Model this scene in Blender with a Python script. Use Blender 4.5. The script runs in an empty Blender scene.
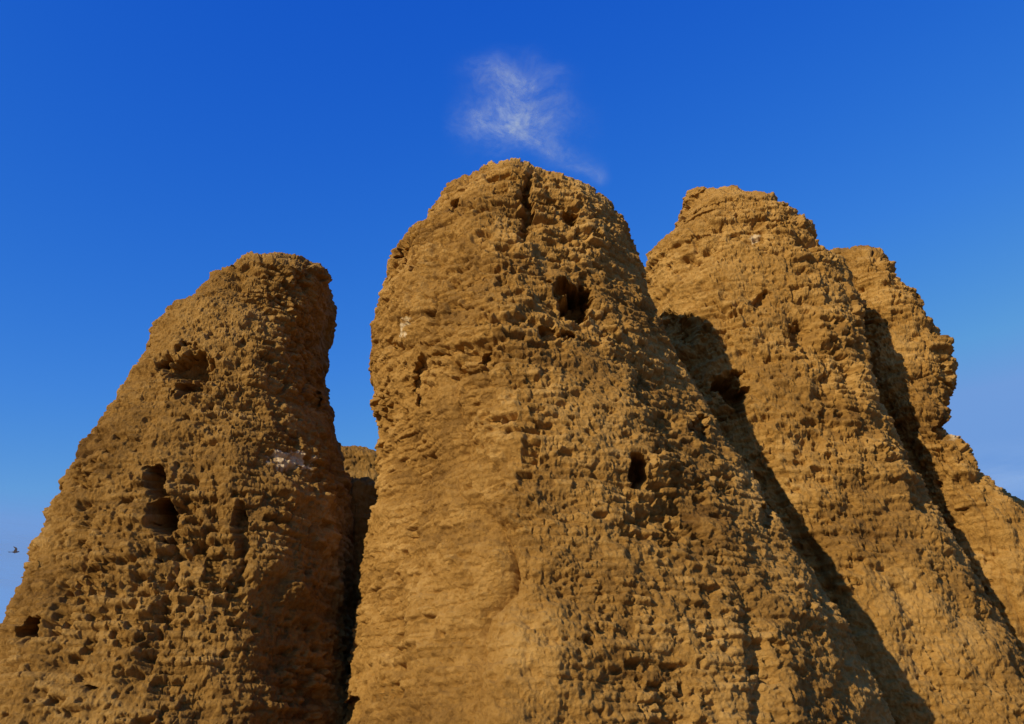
import bpy, bmesh, math, numpy as np
from mathutils import Vector
np.seterr(all='ignore')
F32=np.float32
# ------------------------------------------------------------ camera
PITCH=math.radians(25.0); FPX=887.0; CAMZ=1.6
def unproj(px,py,Y):
    u=(np.asarray(px,float)-512)/FPX; v=(362-np.asarray(py,float))/FPX
    dy=math.cos(PITCH)-v*math.sin(PITCH); dz=math.sin(PITCH)+v*math.cos(PITCH)
    t=Y/dy
    return u*t, CAMZ+t*dz
def proj(x,y,z):
    zz=z-CAMZ
    d=y*math.cos(PITCH)+zz*math.sin(PITCH)
    up=-y*math.sin(PITCH)+zz*math.cos(PITCH)
    return 512+FPX*x/d, 362-FPX*up/d, d
scene=bpy.context.scene
cam=bpy.data.cameras.new("camera"); camo=bpy.data.objects.new("camera",cam)
scene.collection.objects.link(camo); scene.camera=camo
cam.sensor_width=36; cam.lens=36*FPX/1024; cam.clip_end=20000
camo.location=(0,0,CAMZ); camo.rotation_euler=(math.radians(90)+PITCH,0,0)
scene.view_settings.view_transform='Standard'; scene.view_settings.look='None'

# ------------------------------------------------------------ noise
def h32(ix,iy,iz,seed):
    h=(ix.astype(np.uint32)*np.uint32(374761393)+iy.astype(np.uint32)*np.uint32(668265263)
       +iz.astype(np.uint32)*np.uint32(2147483647-5)+np.uint32((seed*974634777)&0xffffffff))
    h=(h^(h>>np.uint32(13)))*np.uint32(1274126177)
    h=(h^(h>>np.uint32(15)))*np.uint32(2246822519)
    h=h^(h>>np.uint32(16))
    return (h&np.uint32(0xffffff)).astype(F32)/F32(0xffffff)
def vn(x,y,z,seed=0):
    fx=np.floor(x);fy=np.floor(y);fz=np.floor(z)
    ix=fx.astype(np.int32);iy=fy.astype(np.int32);iz=fz.astype(np.int32)
    tx=(x-fx).astype(F32);ty=(y-fy).astype(F32);tz=(z-fz).astype(F32)
    tx=tx*tx*(3-2*tx);ty=ty*ty*(3-2*ty);tz=tz*tz*(3-2*tz)
    def c(a,b,d): return h32(ix+a,iy+b,iz+d,seed)
    x00=c(0,0,0)*(1-tx)+c(1,0,0)*tx; x10=c(0,1,0)*(1-tx)+c(1,1,0)*tx
    x01=c(0,0,1)*(1-tx)+c(1,0,1)*tx; x11=c(0,1,1)*(1-tx)+c(1,1,1)*tx
    return ((x00*(1-ty)+x10*ty)*(1-tz)+(x01*(1-ty)+x11*ty)*tz)*2-1
def fbm(x,y,z,oct=3,seed=0,gain=.5):
    s=0;a=1;n=0
    for i in range(oct):
        k=2.03**i
        s=s+a*vn(x*k+i*7.3,y*k+i*3.1,z*k+i*5.7,seed+i*17); n+=a; a*=gain
    return s/n
def sstep(a,b,x):
    t=np.clip((x-a)/(b-a),0,1); return t*t*(3-2*t)
def pits(u,z,size,prob,seed,asp=1.5):
    a=u/(size*asp); b=z/size
    ia=np.floor(a).astype(np.int32); ib=np.floor(b).astype(np.int32)
    out=np.zeros(u.shape,F32); zero=np.zeros_like(ia)
    for da in (-1,0,1):
        for db in (-1,0,1):
            ca=ia+da; cb=ib+db
            r1=h32(ca,cb,zero,seed); r2=h32(ca,cb,zero,seed+1); r3=h32(ca,cb,zero,seed+2); r4=h32(ca,cb,zero,seed+3)
            d=np.sqrt((a-(ca+r1))**2+(b-(cb+r2))**2)
            rad=.18+.42*r4*r4
            out=np.maximum(out,np.where(r3<prob,(1-sstep(rad*.55,rad,d))*(.4+.6*r4),0).astype(F32))
    return out

# ------------------------------------------------------------ loft of an eroded mud-brick mass
def rings(ctl,P_,NR,NCF,NCB):
    Yc,b0,b1,hc,n,ridge,back,seed,big,gully=P_
    z=ctl['z'];L=ctl['L'];R=ctl['R']
    dl=np.maximum(np.hypot(np.diff(L),np.diff(z)),np.hypot(np.diff(R),np.diff(z)))
    s=np.concatenate([[0],np.cumsum(dl)]); s/=s[-1]
    q=np.linspace(0,1,NR)
    zz=np.interp(q,s,z);LL=np.interp(q,s,L);RR=np.interp(q,s,R)
    top=z[0]
    cap=np.clip((top-zz)/hc,0,1)**.5
    tt=np.clip((top-zz)/top,0,1)
    b=(b0+(b1-b0)*tt)*(.12+.88*cap)
    tf=np.linspace(0,np.pi,NCF); tb=np.linspace(np.pi,2*np.pi,NCB+2)[1:-1]
    t=np.concatenate([tf,tb])
    sx=-np.cos(t)
    S=np.broadcast_to(sx,(NR,len(t)))
    Fv=(1-np.clip(np.abs(S),0,1)**n)**(1/n)
    front=(np.arange(len(t))<NCF)[None,:]
    if ridge is not None:
        rt,rb,rk=ridge
        s0=(rt+(rb-rt)*tt)[:,None]
        ds=S-s0
        T=1-(np.sqrt(ds*ds+.01)-.1)/(1-s0*np.tanh(ds*8))
        Ff=Fv*(1-rk+rk*T)
    else: Ff=Fv
    y=np.where(front,Yc-b[:,None]*Ff,Yc+back*(.3+.7*cap[:,None])*Fv)
    cx=(LL+RR)/2; hw=(RR-LL)/2
    x=cx[:,None]+hw[:,None]*S
    z=np.broadcast_to(zz[:,None],x.shape)
    x=x.astype(F32);y=y.astype(F32);z=z.astype(F32)
    du=[np.roll(a,-1,1)-np.roll(a,1,1) for a in (x,y,z)]
    dv=[np.gradient(a,axis=0) for a in (x,y,z)]
    nx=du[1]*dv[2]-du[2]*dv[1]; ny=du[2]*dv[0]-du[0]*dv[2]; nz=du[0]*dv[1]-du[1]*dv[0]
    l=np.sqrt(nx*nx+ny*ny+nz*nz)+1e-9
    nx/=l;ny/=l;nz/=l
    sgn=np.sign((nx*(x-cx[:,None])+ny*(y-Yc)).sum())
    nx*=sgn;ny*=sgn;nz*=sgn
    for _ in range(max(1,int(12*(NR/850)**2))):
        for a in (nx,ny,nz):
            a[1:-1]=(a[:-2]+a[1:-1]*2+a[2:])/4
    low=sstep(.25,.85,tt)[:,None]
    d=big*fbm(x*.42,y*.42,z*.36,3,seed)+.20*fbm(x*1.1,y*1.1,z*1.3,3,seed+5)
    gw=.9*fbm(x*.35,y*.35,z*.4,3,seed+9)
    g=vn(S*3.6+seed*3.1+gw,z*.16+0*S,S*0+.5,seed+11)
    g2=vn(S*9+seed*1.7+gw*2,z*.45,S*0+.5,seed+13)
    gfade=sstep(-.5,.5,fbm(x*.3,y*.3,z*.3,2,seed+15))
    d=d+(gully*(.3+.9*low)*(-(1-np.abs(g))**3+.35)*(.3+.7*gfade)+.18*gully*g2*(.4+low)).astype(F32)
    return x,y,z,S,cx,tt,low,nx,ny,nz,x+nx*d,y+ny*d,z+nz*d*.5
def close(z,L,R):
    z=np.concatenate([[z[0]+.04],z,[-.8]])
    m=(L[0]+R[0])/2
    return dict(z=z,L=np.concatenate([[m-.02],L,[L[-1]-.4]]),R=np.concatenate([[m+.02],R,[R[-1]+.6]]))
def fit(tg,P_):
    Yc=P_[0]
    tg=np.array(tg,float); py=tg[:,0]
    pd=np.unique(np.concatenate([py,np.arange(py[0],py[-1],9.)]))
    tL=np.interp(pd,py,tg[:,1]); tR=np.interp(pd,py,tg[:,2])
    x0,z=unproj(tL,pd,Yc); x1,_=unproj(tR,pd,Yc)
    z0=z.copy(); cL=np.zeros(len(pd)); cR=np.zeros(len(pd)); cz=0.
    w=sstep(-5.,0.,z0-z0[0])
    def sm(a):
        p=np.pad(a,1,mode='edge'); return (p[:-2]+2*p[1:-1]+p[2:])/4
    def cur():
        L=x0+cL;R=x1+cR
        bad=R-L<.3; c=(R+L)/2
        L=np.where(bad,c-.15,L);R=np.where(bad,c+.15,R)
        return close(z0+w*cz,L,R)
    for it in range(11):
        o=rings(cur(),P_,320,110,20)
        X,P,D=proj(*o[-3:])
        sc=Yc/FPX*1.15
        cz+=(P.min()-py[0]+1)*sc*.7
        mL=(X-np.interp(P,py,tg[:,1])).min(axis=1); mR=(X-np.interp(P,py,tg[:,2])).max(axis=1)
        zr=o[2][:,0]; zk=z0+w*cz
        eL=-np.interp(-zk,-zr,mL); eR=-np.interp(-zk,-zr,mR)
        cL=np.clip(cL+sm(np.clip(eL,-20,20))*sc*.5,-.7,1.5); cR=np.clip(cR+sm(np.clip(eR,-20,20))*sc*.5,-1.5,.7)
    return cur()

def build(name,tg,Yc,b0,b1,hc=1.4,n=2.5,ridge=None,NR=700,NCF=700,back=3.0,seed=1,chunk=1.0,
          holes=(),pale=(),gully=.3,brick=1.0,pit=1.0,big=.35,tone=1.0,smooth_low=0.0,mat=None,parent=None):
    P_=(Yc,b0,b1,hc,n,ridge,back,seed,big,gully)
    ctl=fit(tg,P_)
    NCB=max(40,NCF//6)
    x,y,z,S,cx,tt,low,nx,ny,nz,x1,y1,z1=rings(ctl,P_,NR,NCF,NCB)
    NC=x.shape[1]
    ic=NCF//2
    seg=np.hypot(np.diff(x,axis=1),np.diff(y,axis=1)); arc=np.concatenate([np.zeros((NR,1)),np.cumsum(seg,1)],1)
    arc=arc-arc[:,ic:ic+1]
    u=(arc+x[:,ic:ic+1]).astype(F32)
    # --- bricks
    zs=z1+.10*fbm(u*.4,z1*.4,u*0,2,seed+21)+.026*fbm(u*3.5,z1*4,u*0,2,seed+22)
    us=u+.06*vn(u*3,z1*5,u*0,seed+23)
    CH=.165;BL=.36
    row=np.floor(zs/CH); fr=zs/CH-row
    off=h32(row.astype(np.int32),(row*0).astype(np.int32),(row*0).astype(np.int32),seed+31)
    ub=us/BL+off; col=np.floor(ub); fc=ub-col
    ri=row.astype(np.int32);ci=col.astype(np.int32);zi=np.zeros_like(ri)
    rb=h32(ri,ci,zi,seed+32); rb2=h32(ri,ci,zi,seed+33)
    ez=np.minimum(fr,1-fr)*CH; eu=np.minimum(fc,1-fc)*BL
    wear=sstep(-.35,.45,fbm(x1*.9,y1*.9,z1*.9,3,seed+35))
    groove=1-sstep(.0,.036,np.minimum(ez*1.0,eu*1.4))
    rowd=vn(row*.77,row*0+1.5,us/2.0,seed+34)
    bm=sstep(-.5,.3,fbm(x1*.5,y1*.5,z1*.6,3,seed+41)+.10-smooth_low*low*.6)
    uc=(col+.5-off)*BL; zc=(row+.5)*CH
    cl=fbm(uc*.6,zc*.8,uc*0,3,seed+44)
    pr=np.clip(.12+1.1*(cl-.04),.05,.6)*(.35+.65*bm)
    missing=(rb2<pr)
    soft=sstep(0,.028,np.minimum(ez,eu))
    db=-.085*groove*(.25+.75*wear)+.08*(rb-.6)*soft-np.where(missing,(.10+.17*rb),0)*soft+.05*rowd
    db=db-.03*fr*soft
    # broken blocks: groups of courses that have spalled off together, leaving ledges
    bw=us+.30*fbm(u*1.5,z1*1.5,u*0,3,seed+141); bz=zs+.20*fbm(u*1.3+4,z1*1.3,u*0,3,seed+142)
    br=np.floor(bz/(CH*3.3)); bo=h32(br.astype(np.int32),zi,zi,seed+143)
    bc=np.floor(bw/1.15+bo); blk=h32(br.astype(np.int32),bc.astype(np.int32),zi,seed+144)
    bf=bz/(CH*3.3)-br; bfc=bw/1.15+bo-bc
    bsoft=sstep(0,.12,np.minimum(bf,1-bf))*sstep(0,.09,np.minimum(bfc,1-bfc))
    topk=(1-.5*low)*chunk
    db=db+(.20*(blk-.45)*bsoft-.03*(1-bsoft))*topk
    db=db*(.28+.72*bm)*brick
    st=vn(u*.35,zs*3.1,u*0+2.5,seed+46)
    db=db-.05*(1-sstep(0,.10,np.abs(st)))*sstep(0,.5,vn(u*.6,zs*.7,u*0,seed+47))
    # --- pits
    wu=u+.12*fbm(u*6,z1*6,u*0,3,seed+51,.65); wz=z1+.10*fbm(u*6+9,z1*6.5,u*0,3,seed+52,.65)
    pm=sstep(-.4,.4,fbm(x1*.7+5,y1*.7,z1*.7,2,seed+53)+.05-smooth_low*low*.45)
    dp=-.15*pits(wu,wz,.34,.34,seed+61,1.4)*pm-.12*pits(wu,wz,.17,.6,seed+71,1.4)*(.4+.6*pm)-.22*pits(wu,wz,.8,.16,seed+81,1.3)*pm
    # --- crumble
    c1=fbm(x1*2.4,y1*2.4,z1*2.8,3,seed+91)
    c2=fbm(x1*9,y1*9,z1*11,3,seed+95,.7)
    dc=.08*c1+.07*c2
    dd=(db+dp*pit+dc+.04).astype(F32)
    dd=dd*np.where(np.arange(NC)[None,:]<NCF,1,.6)
    x2=x1+nx*dd;y2=y1+ny*dd;z2=z1+nz*dd
    X,P,D=proj(x1,y1,z1)
    fm=(ny<-.05)
    nh=fbm(x1*1.8,y1*1.8,z1*1.8,4,seed+101,.6)
    for (hx,hy,rx,ry,dep) in holes:
        r=np.sqrt(((X-hx)/rx)**2+((P-hy)/ry)**2)+1.15*nh
        k=np.where(fm,1-sstep(.45,1.0,r),0)*dep
        y2=y2+k; z2=z2+.25*k
    pal=np.zeros_like(x)
    n3=fbm(x1*6,y1*6,z1*6,3,seed+111)
    for (hx,hy,rx,ry) in pale:
        r=np.sqrt(((X-hx)/rx)**2+((P-hy)/ry)**2)+1.1*n3
        pal=np.maximum(pal,np.where(fm,1-sstep(.45,.85,r),0))
    tonev=(.5+.36*(rb-.5)*(.2+.8*bm)+.44*fbm(x1*.5,y1*.5,z1*.8,4,seed+121)+.10*rowd*bm)
    co=np.stack([x2,y2,z2],-1).reshape(-1,3).astype(F32)
    me=bpy.data.meshes.new(name)
    nv=NR*NC; me.vertices.add(nv); me.vertices.foreach_set('co',co.ravel())
    r=np.arange(NR-1)[:,None]*NC; c=np.arange(NC)[None,:]; c2_=(c+1)%NC
    q=np.stack([r+c,r+NC+c,r+NC+c2_,r+c2_],-1).reshape(-1,4).astype(np.int32)
    me.loops.add(q.size); me.loops.foreach_set('vertex_index',q.ravel())
    me.polygons.add(len(q)); me.polygons.foreach_set('loop_start',np.arange(len(q),dtype=np.int32)*4)
    me.polygons.foreach_set('use_smooth',np.ones(len(q),bool))
    a=me.attributes.new('tone','FLOAT','POINT'); a.data.foreach_set('value',tonev.ravel().astype(F32))
    a=me.attributes.new('pale','FLOAT','POINT'); a.data.foreach_set('value',pal.ravel().astype(F32))
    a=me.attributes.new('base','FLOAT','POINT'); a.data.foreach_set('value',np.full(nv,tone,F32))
    me.update(calc_edges=True)
    ob=bpy.data.objects.new(name,me); scene.collection.objects.link(ob)
    me.materials.append(mat)
    if parent: ob.parent=parent
    return ob

# ------------------------------------------------------------ materials
def mudmat():
    m=bpy.data.materials.new("mudbrick"); m.use_nodes=True
    nt=m.node_tree; N=nt.nodes; Lk=nt.links; bs=N['Principled BSDF']
    bs.inputs['Roughness'].default_value=.95; bs.inputs['Specular IOR Level'].default_value=.12
    tc=N.new('ShaderNodeTexCoord')
    at=N.new('ShaderNodeAttribute'); at.attribute_name='tone'
    ap=N.new('ShaderNodeAttribute'); ap.attribute_name='pale'
    ab=N.new('ShaderNodeAttribute'); ab.attribute_name='base'
    n1=N.new('ShaderNodeTexNoise'); n1.inputs['Scale'].default_value=7; n1.inputs['Detail'].default_value=8; n1.inputs['Roughness'].default_value=.7
    Lk.new(tc.outputs['Object'],n1.inputs['Vector'])
    ma=N.new('ShaderNodeMath'); ma.operation='MULTIPLY_ADD'; ma.inputs[1].default_value=.9
    Lk.new(n1.outputs['Fac'],ma.inputs[0])
    ms=N.new('ShaderNodeMath'); ms.operation='SUBTRACT'; ms.inputs[1].default_value=.45
    Lk.new(at.outputs['Fac'],ms.inputs[0]); Lk.new(ms.outputs[0],ma.inputs[2])
    cr=N.new('ShaderNodeValToRGB'); e=cr.color_ramp.elements
    e[0].position=.1; e[0].color=(.165,.080,.019,1)
    e[1].position=.9; e[1].color=(.54,.315,.095,1)
    k=e.new(.5); k.color=(.365,.192,.045,1)
    Lk.new(ma.outputs[0],cr.inputs['Fac'])
    mul=N.new('ShaderNodeVectorMath'); mul.operation='SCALE'
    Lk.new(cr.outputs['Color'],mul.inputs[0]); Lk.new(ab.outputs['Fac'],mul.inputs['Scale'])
    mix=N.new('ShaderNodeMix'); mix.data_type='RGBA'
    Lk.new(ap.outputs['Fac'],mix.inputs['Factor']); Lk.new(mul.outputs[0],mix.inputs['A']); mix.inputs['B'].default_value=(.66,.49,.28,1)
    Lk.new(mix.outputs['Result'],bs.inputs['Base Color'])
    n2=N.new('ShaderNodeTexNoise'); n2.inputs['Scale'].default_value=16; n2.inputs['Detail'].default_value=7; n2.inputs['Roughness'].default_value=.7
    Lk.new(tc.outputs['Object'],n2.inputs['Vector'])
    bp=N.new('ShaderNodeBump'); bp.inputs['Strength'].default_value=1.0; bp.inputs['Distance'].default_value=.08
    Lk.new(n2.outputs['Fac'],bp.inputs['Height']); Lk.new(bp.outputs['Normal'],bs.inputs['Normal'])
    return m
MUD=mudmat()
ruin=bpy.data.objects.new("mudbrick_ruin",None); scene.collection.objects.link(ruin)

central=[(162,495,520),(166,478,540),(172,464,556),(180,452,572),(188,447,590),(200,440,606),(215,428,619),(235,403,631),(255,390,638),(275,385,643),
(300,378,650),(345,372,672),(375,371,688),(400,376,700),(430,379,718),(470,379,747),(500,376,768),(560,364,802),(620,357,842),(680,350,872),(724,344,895),(800,330,940)]
left=[(253,258,300),(258,243,312),(266,234,320),(280,221,328),(294,202,333),(300,174,334),(316,160,336),(330,155,335),(350,148,329),(380,128,325),(420,100,331),
(455,76,341),(480,64,346),(530,40,350),(570,28,352),(630,0,354),(724,-40,362),(800,-75,370)]
right=[(187,690,710),(192,686,722),(198,685,752),(201,684,784),(209,683,792),(214,682,806),(221,681,814),(234,675,813),(240,664,815),(247,656,822),(252,650,842),(265,645,848),(300,643,856),(400,650,878),(500,660,930),(600,680,990),(724,700,1060),(800,710,1110)]
right2=[(249,835,870),(256,825,882),(270,815,893),(280,812,904),(286,810,916),(310,810,920),(330,812,937),(350,815,951),(375,820,954),(410,825,944),(430,830,947),(440,830,960),(465,840,976),(490,850,998),(510,860,1015),(560,880,1060),(724,920,1150),(800,940,1190)]
far=[(488,978,1000),(494,970,1012),(505,960,1030),(520,955,1050),(560,950,1090),(724,930,1180),(800,920,1220)]
gapback=[(446,333,352),(451,325,376),(470,320,390),(600,310,400),(800,300,420)]
gapfront=[(476,330,365),(480,325,385),(600,315,400),(800,300,420)]
build("central_tower",central,22,2.3,7.0,hc=1.6,n=2.5,ridge=(-.05,-.42,.46),NR=1060,NCF=1140,seed=3,mat=MUD,parent=ruin,gully=.4,smooth_low=.6,
  holes=[(574,306,16,25,1.4),(562,288,14,12,.8),(637,468,12,22,1.2),(462,205,9,9,.4),(527,208,9,32,.5),(570,222,10,12,.5),(408,252,10,12,.4),(422,372,8,28,.35),(490,358,12,9,.4),(352,712,12,16,.6),(548,330,9,9,.4),(700,430,8,18,.4),(765,510,9,20,.35)],
  pale=[(405,328,4,12)])
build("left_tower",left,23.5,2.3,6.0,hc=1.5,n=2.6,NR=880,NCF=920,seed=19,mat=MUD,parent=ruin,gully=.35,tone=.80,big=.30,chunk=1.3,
  holes=[(161,520,14,32,1.4),(154,484,10,18,.8),(186,368,26,20,.7),(26,626,12,17,.8),(240,540,9,34,.4),(318,395,10,18,.4),(90,690,14,8,.4)],
  pale=[(288,460,24,12),(164,309,6,7)])
build("right_tower",right,28,2.6,5.5,hc=1.6,n=2.5,NR=840,NCF=840,seed=37,mat=MUD,parent=ruin,gully=.45,smooth_low=.8,chunk=1.7,
  holes=[(730,390,19,20,1.3),(760,300,11,8,.4),(800,335,11,12,.4),(690,330,12,20,.5)],pale=[(755,238,6,4)])
build("right_rear_tower",right2,31,2.4,5.0,hc=1.5,n=2.5,NR=660,NCF=660,seed=53,mat=MUD,parent=ruin,gully=.35,smooth_low=.5,chunk=1.9,
  holes=[(945,432,10,11,.5)],pale=[(852,322,4,24),(955,434,5,7)])
build("far_wall",far,40,2,4,hc=1.2,NR=240,NCF=260,seed=71,mat=MUD,parent=ruin,tone=1.1)
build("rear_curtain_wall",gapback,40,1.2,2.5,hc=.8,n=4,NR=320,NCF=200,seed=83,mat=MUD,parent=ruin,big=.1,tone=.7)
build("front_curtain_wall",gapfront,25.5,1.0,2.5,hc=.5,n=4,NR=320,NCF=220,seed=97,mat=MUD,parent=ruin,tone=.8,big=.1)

# ------------------------------------------------------------ ground
def ground():
    n=260
    t=np.linspace(-1,1,n); g=np.sign(t)*(np.abs(t)**3.2)*3000+t*60
    X,Y=np.meshgrid(g,g+20)
    X=X.astype(F32);Y=Y.astype(F32)
    Z=.18*fbm(X*.12,Y*.12,X*0,4,5)+.03*fbm(X*1.2,Y*1.2,X*0,2,8)-.1
    m=bpy.data.meshes.new("ground"); co=np.stack([X,Y,Z],-1).reshape(-1,3)
    i=np.arange(n-1); r,c=np.meshgrid(i,i,indexing='ij'); a=(r*n+c).ravel()
    m.from_pydata(co.tolist(),[],np.stack([a,a+1,a+n+1,a+n],-1).tolist())
    for p in m.polygons: p.use_smooth=True
    o=bpy.data.objects.new("ground",m); scene.collection.objects.link(o)
    mt=bpy.data.materials.new("sand"); mt.use_nodes=True; nt=mt.node_tree; bs=nt.nodes['Principled BSDF']
    bs.inputs['Roughness'].default_value=.95
    tc=nt.nodes.new('ShaderNodeTexCoord'); nn=nt.nodes.new('ShaderNodeTexNoise'); nn.inputs['Scale'].default_value=1.3; nn.inputs['Detail'].default_value=10
    cr=nt.nodes.new('ShaderNodeValToRGB'); cr.color_ramp.elements[0].color=(.20,.12,.05,1); cr.color_ramp.elements[1].color=(.34,.22,.10,1)
    nt.links.new(tc.outputs['Object'],nn.inputs['Vector']);nt.links.new(nn.outputs['Fac'],cr.inputs['Fac']);nt.links.new(cr.outputs['Color'],bs.inputs['Base Color'])
    bp=nt.nodes.new('ShaderNodeBump'); bp.inputs['Strength'].default_value=.4; nt.links.new(nn.outputs['Fac'],bp.inputs['Height']); nt.links.new(bp.outputs['Normal'],bs.inputs['Normal'])
    m.materials.append(mt)
ground()

# ------------------------------------------------------------ clouds: thin cirrus sheets far away
def cloudmat():
    m=bpy.data.materials.new("cirrus"); m.use_nodes=True; nt=m.node_tree; N=nt.nodes
    for x in list(N):
        if x.type!='OUTPUT_MATERIAL': N.remove(x)
    out=N['Material Output']
    at=N.new('ShaderNodeAttribute'); at.attribute_name='dens'
    tr=N.new('ShaderNodeBsdfTransparent'); df=N.new('ShaderNodeBsdfDiffuse'); df.inputs[0].default_value=(.66,.83,1,1)
    tl=N.new('ShaderNodeBsdfTranslucent'); tl.inputs[0].default_value=(.66,.83,1,1)
    a=N.new('ShaderNodeMixShader'); a.inputs[0].default_value=.15
    b=N.new('ShaderNodeMixShader')
    nt.links.new(df.outputs[0],a.inputs[1]);nt.links.new(tl.outputs[0],a.inputs[2])
    nt.links.new(at.outputs['Fac'],b.inputs[0]);nt.links.new(tr.outputs[0],b.inputs[1]);nt.links.new(a.outputs[0],b.inputs[2])
    nt.links.new(b.outputs[0],out.inputs[0])
    return m
CM=cloudmat()
def cloud(px,py,dist,w,h,fn,n=340):
    u=(px-512)/FPX; v=(362-py)/FPX
    d=Vector((u,math.cos(PITCH)-v*math.sin(PITCH),math.sin(PITCH)+v*math.cos(PITCH))).normalized()
    s,t=np.meshgrid(np.linspace(-1,1,n),np.linspace(-1,1,n)); s=s.astype(F32);t=t.astype(F32)
    me=bpy.data.meshes.new("cloud")
    relief=6*fbm(s*1.5,t*1.5,s*0,2,7)
    co=np.stack([s*w,relief,t*h],-1).reshape(-1,3)
    i=np.arange(n-1); r,c=np.meshgrid(i,i,indexing='ij'); a=(r*n+c).ravel()
    me.from_pydata(co.tolist(),[],np.stack([a,a+1,a+n+1,a+n],-1).tolist())
    for p in me.polygons: p.use_smooth=True
    at=me.attributes.new('dens','FLOAT','POINT'); at.data.foreach_set('value',np.clip(fn(s,t),0,1).ravel().astype(F32))
    me.materials.append(CM)
    o=bpy.data.objects.new("cloud",me); scene.collection.objects.link(o)
    o.location=d*dist; o.rotation_euler=(d.z*.9,0,-math.atan2(d.x,d.y))
def wisp(s,t):
    ws=s+.20*fbm(s*2.2,t*2.2,s*0,3,31); wt=t+.20*fbm(s*2.2+5,t*2.2,s*0,3,33)
    def bl(cx,cy,rx,ry,a=0):
        c,si=math.cos(a),math.sin(a); p=(ws-cx)*c+(wt-cy)*si; q=-(ws-cx)*si+(wt-cy)*c
        return np.exp(-((p/rx)**2+(q/ry)**2))
    env=.8*bl(-.15,.48,.36,.16,-.1)+1.0*bl(-.08,.15,.30,.35,0)+.9*bl(-.12,-.12,.50,.24,.15)+.4*bl(-.5,-.1,.2,.3,.5)+.6*bl(.35,-.42,.42,.14,-.5)+.45*bl(.75,-.68,.3,.06,-.1)
    fib=.5+1.0*fbm(ws*4+wt*4,wt*5-ws*3,s*0,5,41,.7)
    fin=.5+.7*fbm(ws*18,wt*18,s*0,4,43,.7)
    return .46*env*(.30+.70*np.clip(fib,0,1.3))*(.4+1.0*fin)*sstep(1,.85,np.abs(s))*sstep(1,.85,np.abs(t))
cloud(526,116,2600,250,215,wisp)
def low(s,t):
    e=np.exp(-(t/.45)**2)*sstep(1,.5,np.abs(s))
    return .5*e*np.clip(.55+1.1*fbm(s*2.5,t*5,s*0,5,61,.6),0,1)
def low2(s,t): return .25*low(s,t)
cloud(-60,555,6000,1500,520,low)
cloud(1070,470,6000,900,350,low2)

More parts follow.
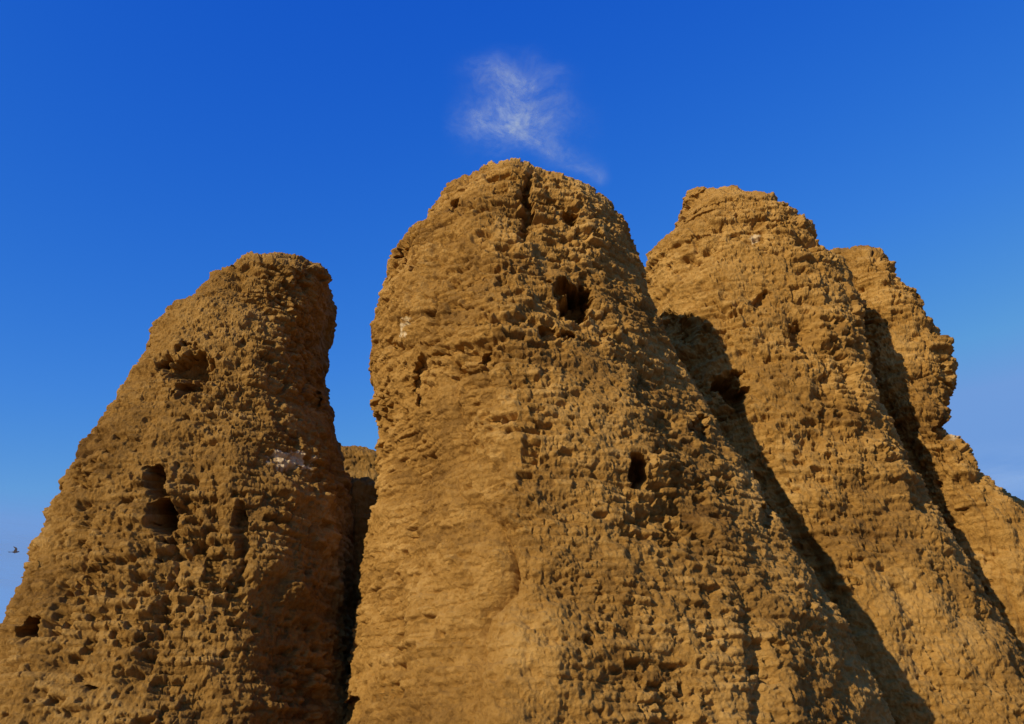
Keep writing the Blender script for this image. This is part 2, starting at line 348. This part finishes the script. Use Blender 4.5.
# ------------------------------------------------------------ bird in flight
def bird():
    x,z=unproj(15,552,19.0); x=float(x);z=float(z)
    me=bpy.data.meshes.new("bird"); bm=bmesh.new()
    prof=[(-.075,.004,.003),(-.05,.012,.009),(-.02,.021,.018),(.015,.024,.021),(.04,.018,.017),(.052,.015,.015),(.064,.014,.013),(.074,.007,.006),(.088,.001,.001)]
    rr=[]
    for (px,ry,rz) in prof:
        rr.append([bm.verts.new((px,ry*math.cos(k*math.pi/5),rz*math.sin(k*math.pi/5)+(.006 if px>.045 else 0))) for k in range(10)])
    for a,b in zip(rr[:-1],rr[1:]):
        for k in range(10): bm.faces.new((a[k],a[(k+1)%10],b[(k+1)%10],b[k]))
    bm.faces.new(rr[0]);bm.faces.new(rr[-1][::-1])
    def sheet(pts,th=.002):
        up=[bm.verts.new(Vector(p)+Vector((0,0,th))) for p in pts]; dn=[bm.verts.new(Vector(p)-Vector((0,0,th))) for p in pts]
        bm.faces.new(up);bm.faces.new(dn[::-1]); n=len(pts)
        for k in range(n): bm.faces.new((up[k],dn[k],dn[(k+1)%n],up[(k+1)%n]))
    for sg in (1,-1):
        def W(a,b,c): return (a,sg*b,c)
        sheet([W(.035,.015,.01),W(.045,.055,.035),W(.0,.07,.04),W(-.025,.02,.01)])
        sheet([W(.045,.055,.035),W(.03,.10,.05),W(-.03,.15,.05),W(-.02,.11,.048),W(0,.07,.04)])
        sheet([(-.065,0,0),(-.10,sg*.014,.0),(-.135,sg*.026,0),(-.105,sg*.006,0)])
    bmesh.ops.recalc_face_normals(bm,faces=bm.faces)
    bm.to_mesh(me); bm.free()
    mt=bpy.data.materials.new("feathers"); mt.use_nodes=True; nt=mt.node_tree
    nn=nt.nodes.new('ShaderNodeTexNoise'); nn.inputs['Scale'].default_value=60
    cr=nt.nodes.new('ShaderNodeValToRGB'); cr.color_ramp.elements[0].color=(.03,.025,.02,1); cr.color_ramp.elements[1].color=(.10,.07,.045,1)
    nt.links.new(nn.outputs['Fac'],cr.inputs['Fac']); nt.links.new(cr.outputs['Color'],nt.nodes['Principled BSDF'].inputs['Base Color'])
    nt.nodes['Principled BSDF'].inputs['Roughness'].default_value=.7
    me.materials.append(mt)
    o=bpy.data.objects.new("bird",me); scene.collection.objects.link(o)
    o.location=(x,19.0,z); o.rotation_euler=(math.radians(40),math.radians(-8),math.radians(35))
bird()

# ------------------------------------------------------------ light
A=math.radians(43); EL=math.radians(22)
sd=Vector((-math.sin(A)*math.cos(EL),-math.cos(A)*math.cos(EL),math.sin(EL)))
sl=bpy.data.lights.new("sun",'SUN'); sl.energy=4.8; sl.angle=math.radians(.5); sl.color=(1,.86,.60)
so=bpy.data.objects.new("sun",sl); scene.collection.objects.link(so); so.rotation_euler=sd.to_track_quat('Z','Y').to_euler(); so.location=(-30,-40,40)
w=bpy.data.worlds.new("World"); scene.world=w; w.use_nodes=True
nt=w.node_tree; bg=nt.nodes['Background']
sk=nt.nodes.new('ShaderNodeTexSky'); sk.sky_type='NISHITA'; sk.sun_disc=False; sk.sun_elevation=EL; sk.sun_rotation=math.pi+A
sk.air_density=1.0; sk.dust_density=.4; sk.ozone_density=3.0
sp=nt.nodes.new('ShaderNodeSeparateColor'); cb=nt.nodes.new('ShaderNodeCombineColor')
nt.links.new(sk.outputs[0],sp.inputs[0])
for i,(k,g,mx) in enumerate([(.42,2.8,1.6),(.92,1.38,3.3),(4.2,.42,7.0)]):
    p=nt.nodes.new('ShaderNodeMath'); p.operation='POWER'; p.inputs[1].default_value=g
    m=nt.nodes.new('ShaderNodeMath'); m.operation='MULTIPLY'; m.inputs[1].default_value=k
    c=nt.nodes.new('ShaderNodeMath'); c.operation='MINIMUM'; c.inputs[1].default_value=mx
    nt.links.new(sp.outputs[i],p.inputs[0]);nt.links.new(p.outputs[0],m.inputs[0]);nt.links.new(m.outputs[0],c.inputs[0]);nt.links.new(c.outputs[0],cb.inputs[i])
nt.links.new(cb.outputs[0],bg.inputs[0]); bg.inputs[1].default_value=.1
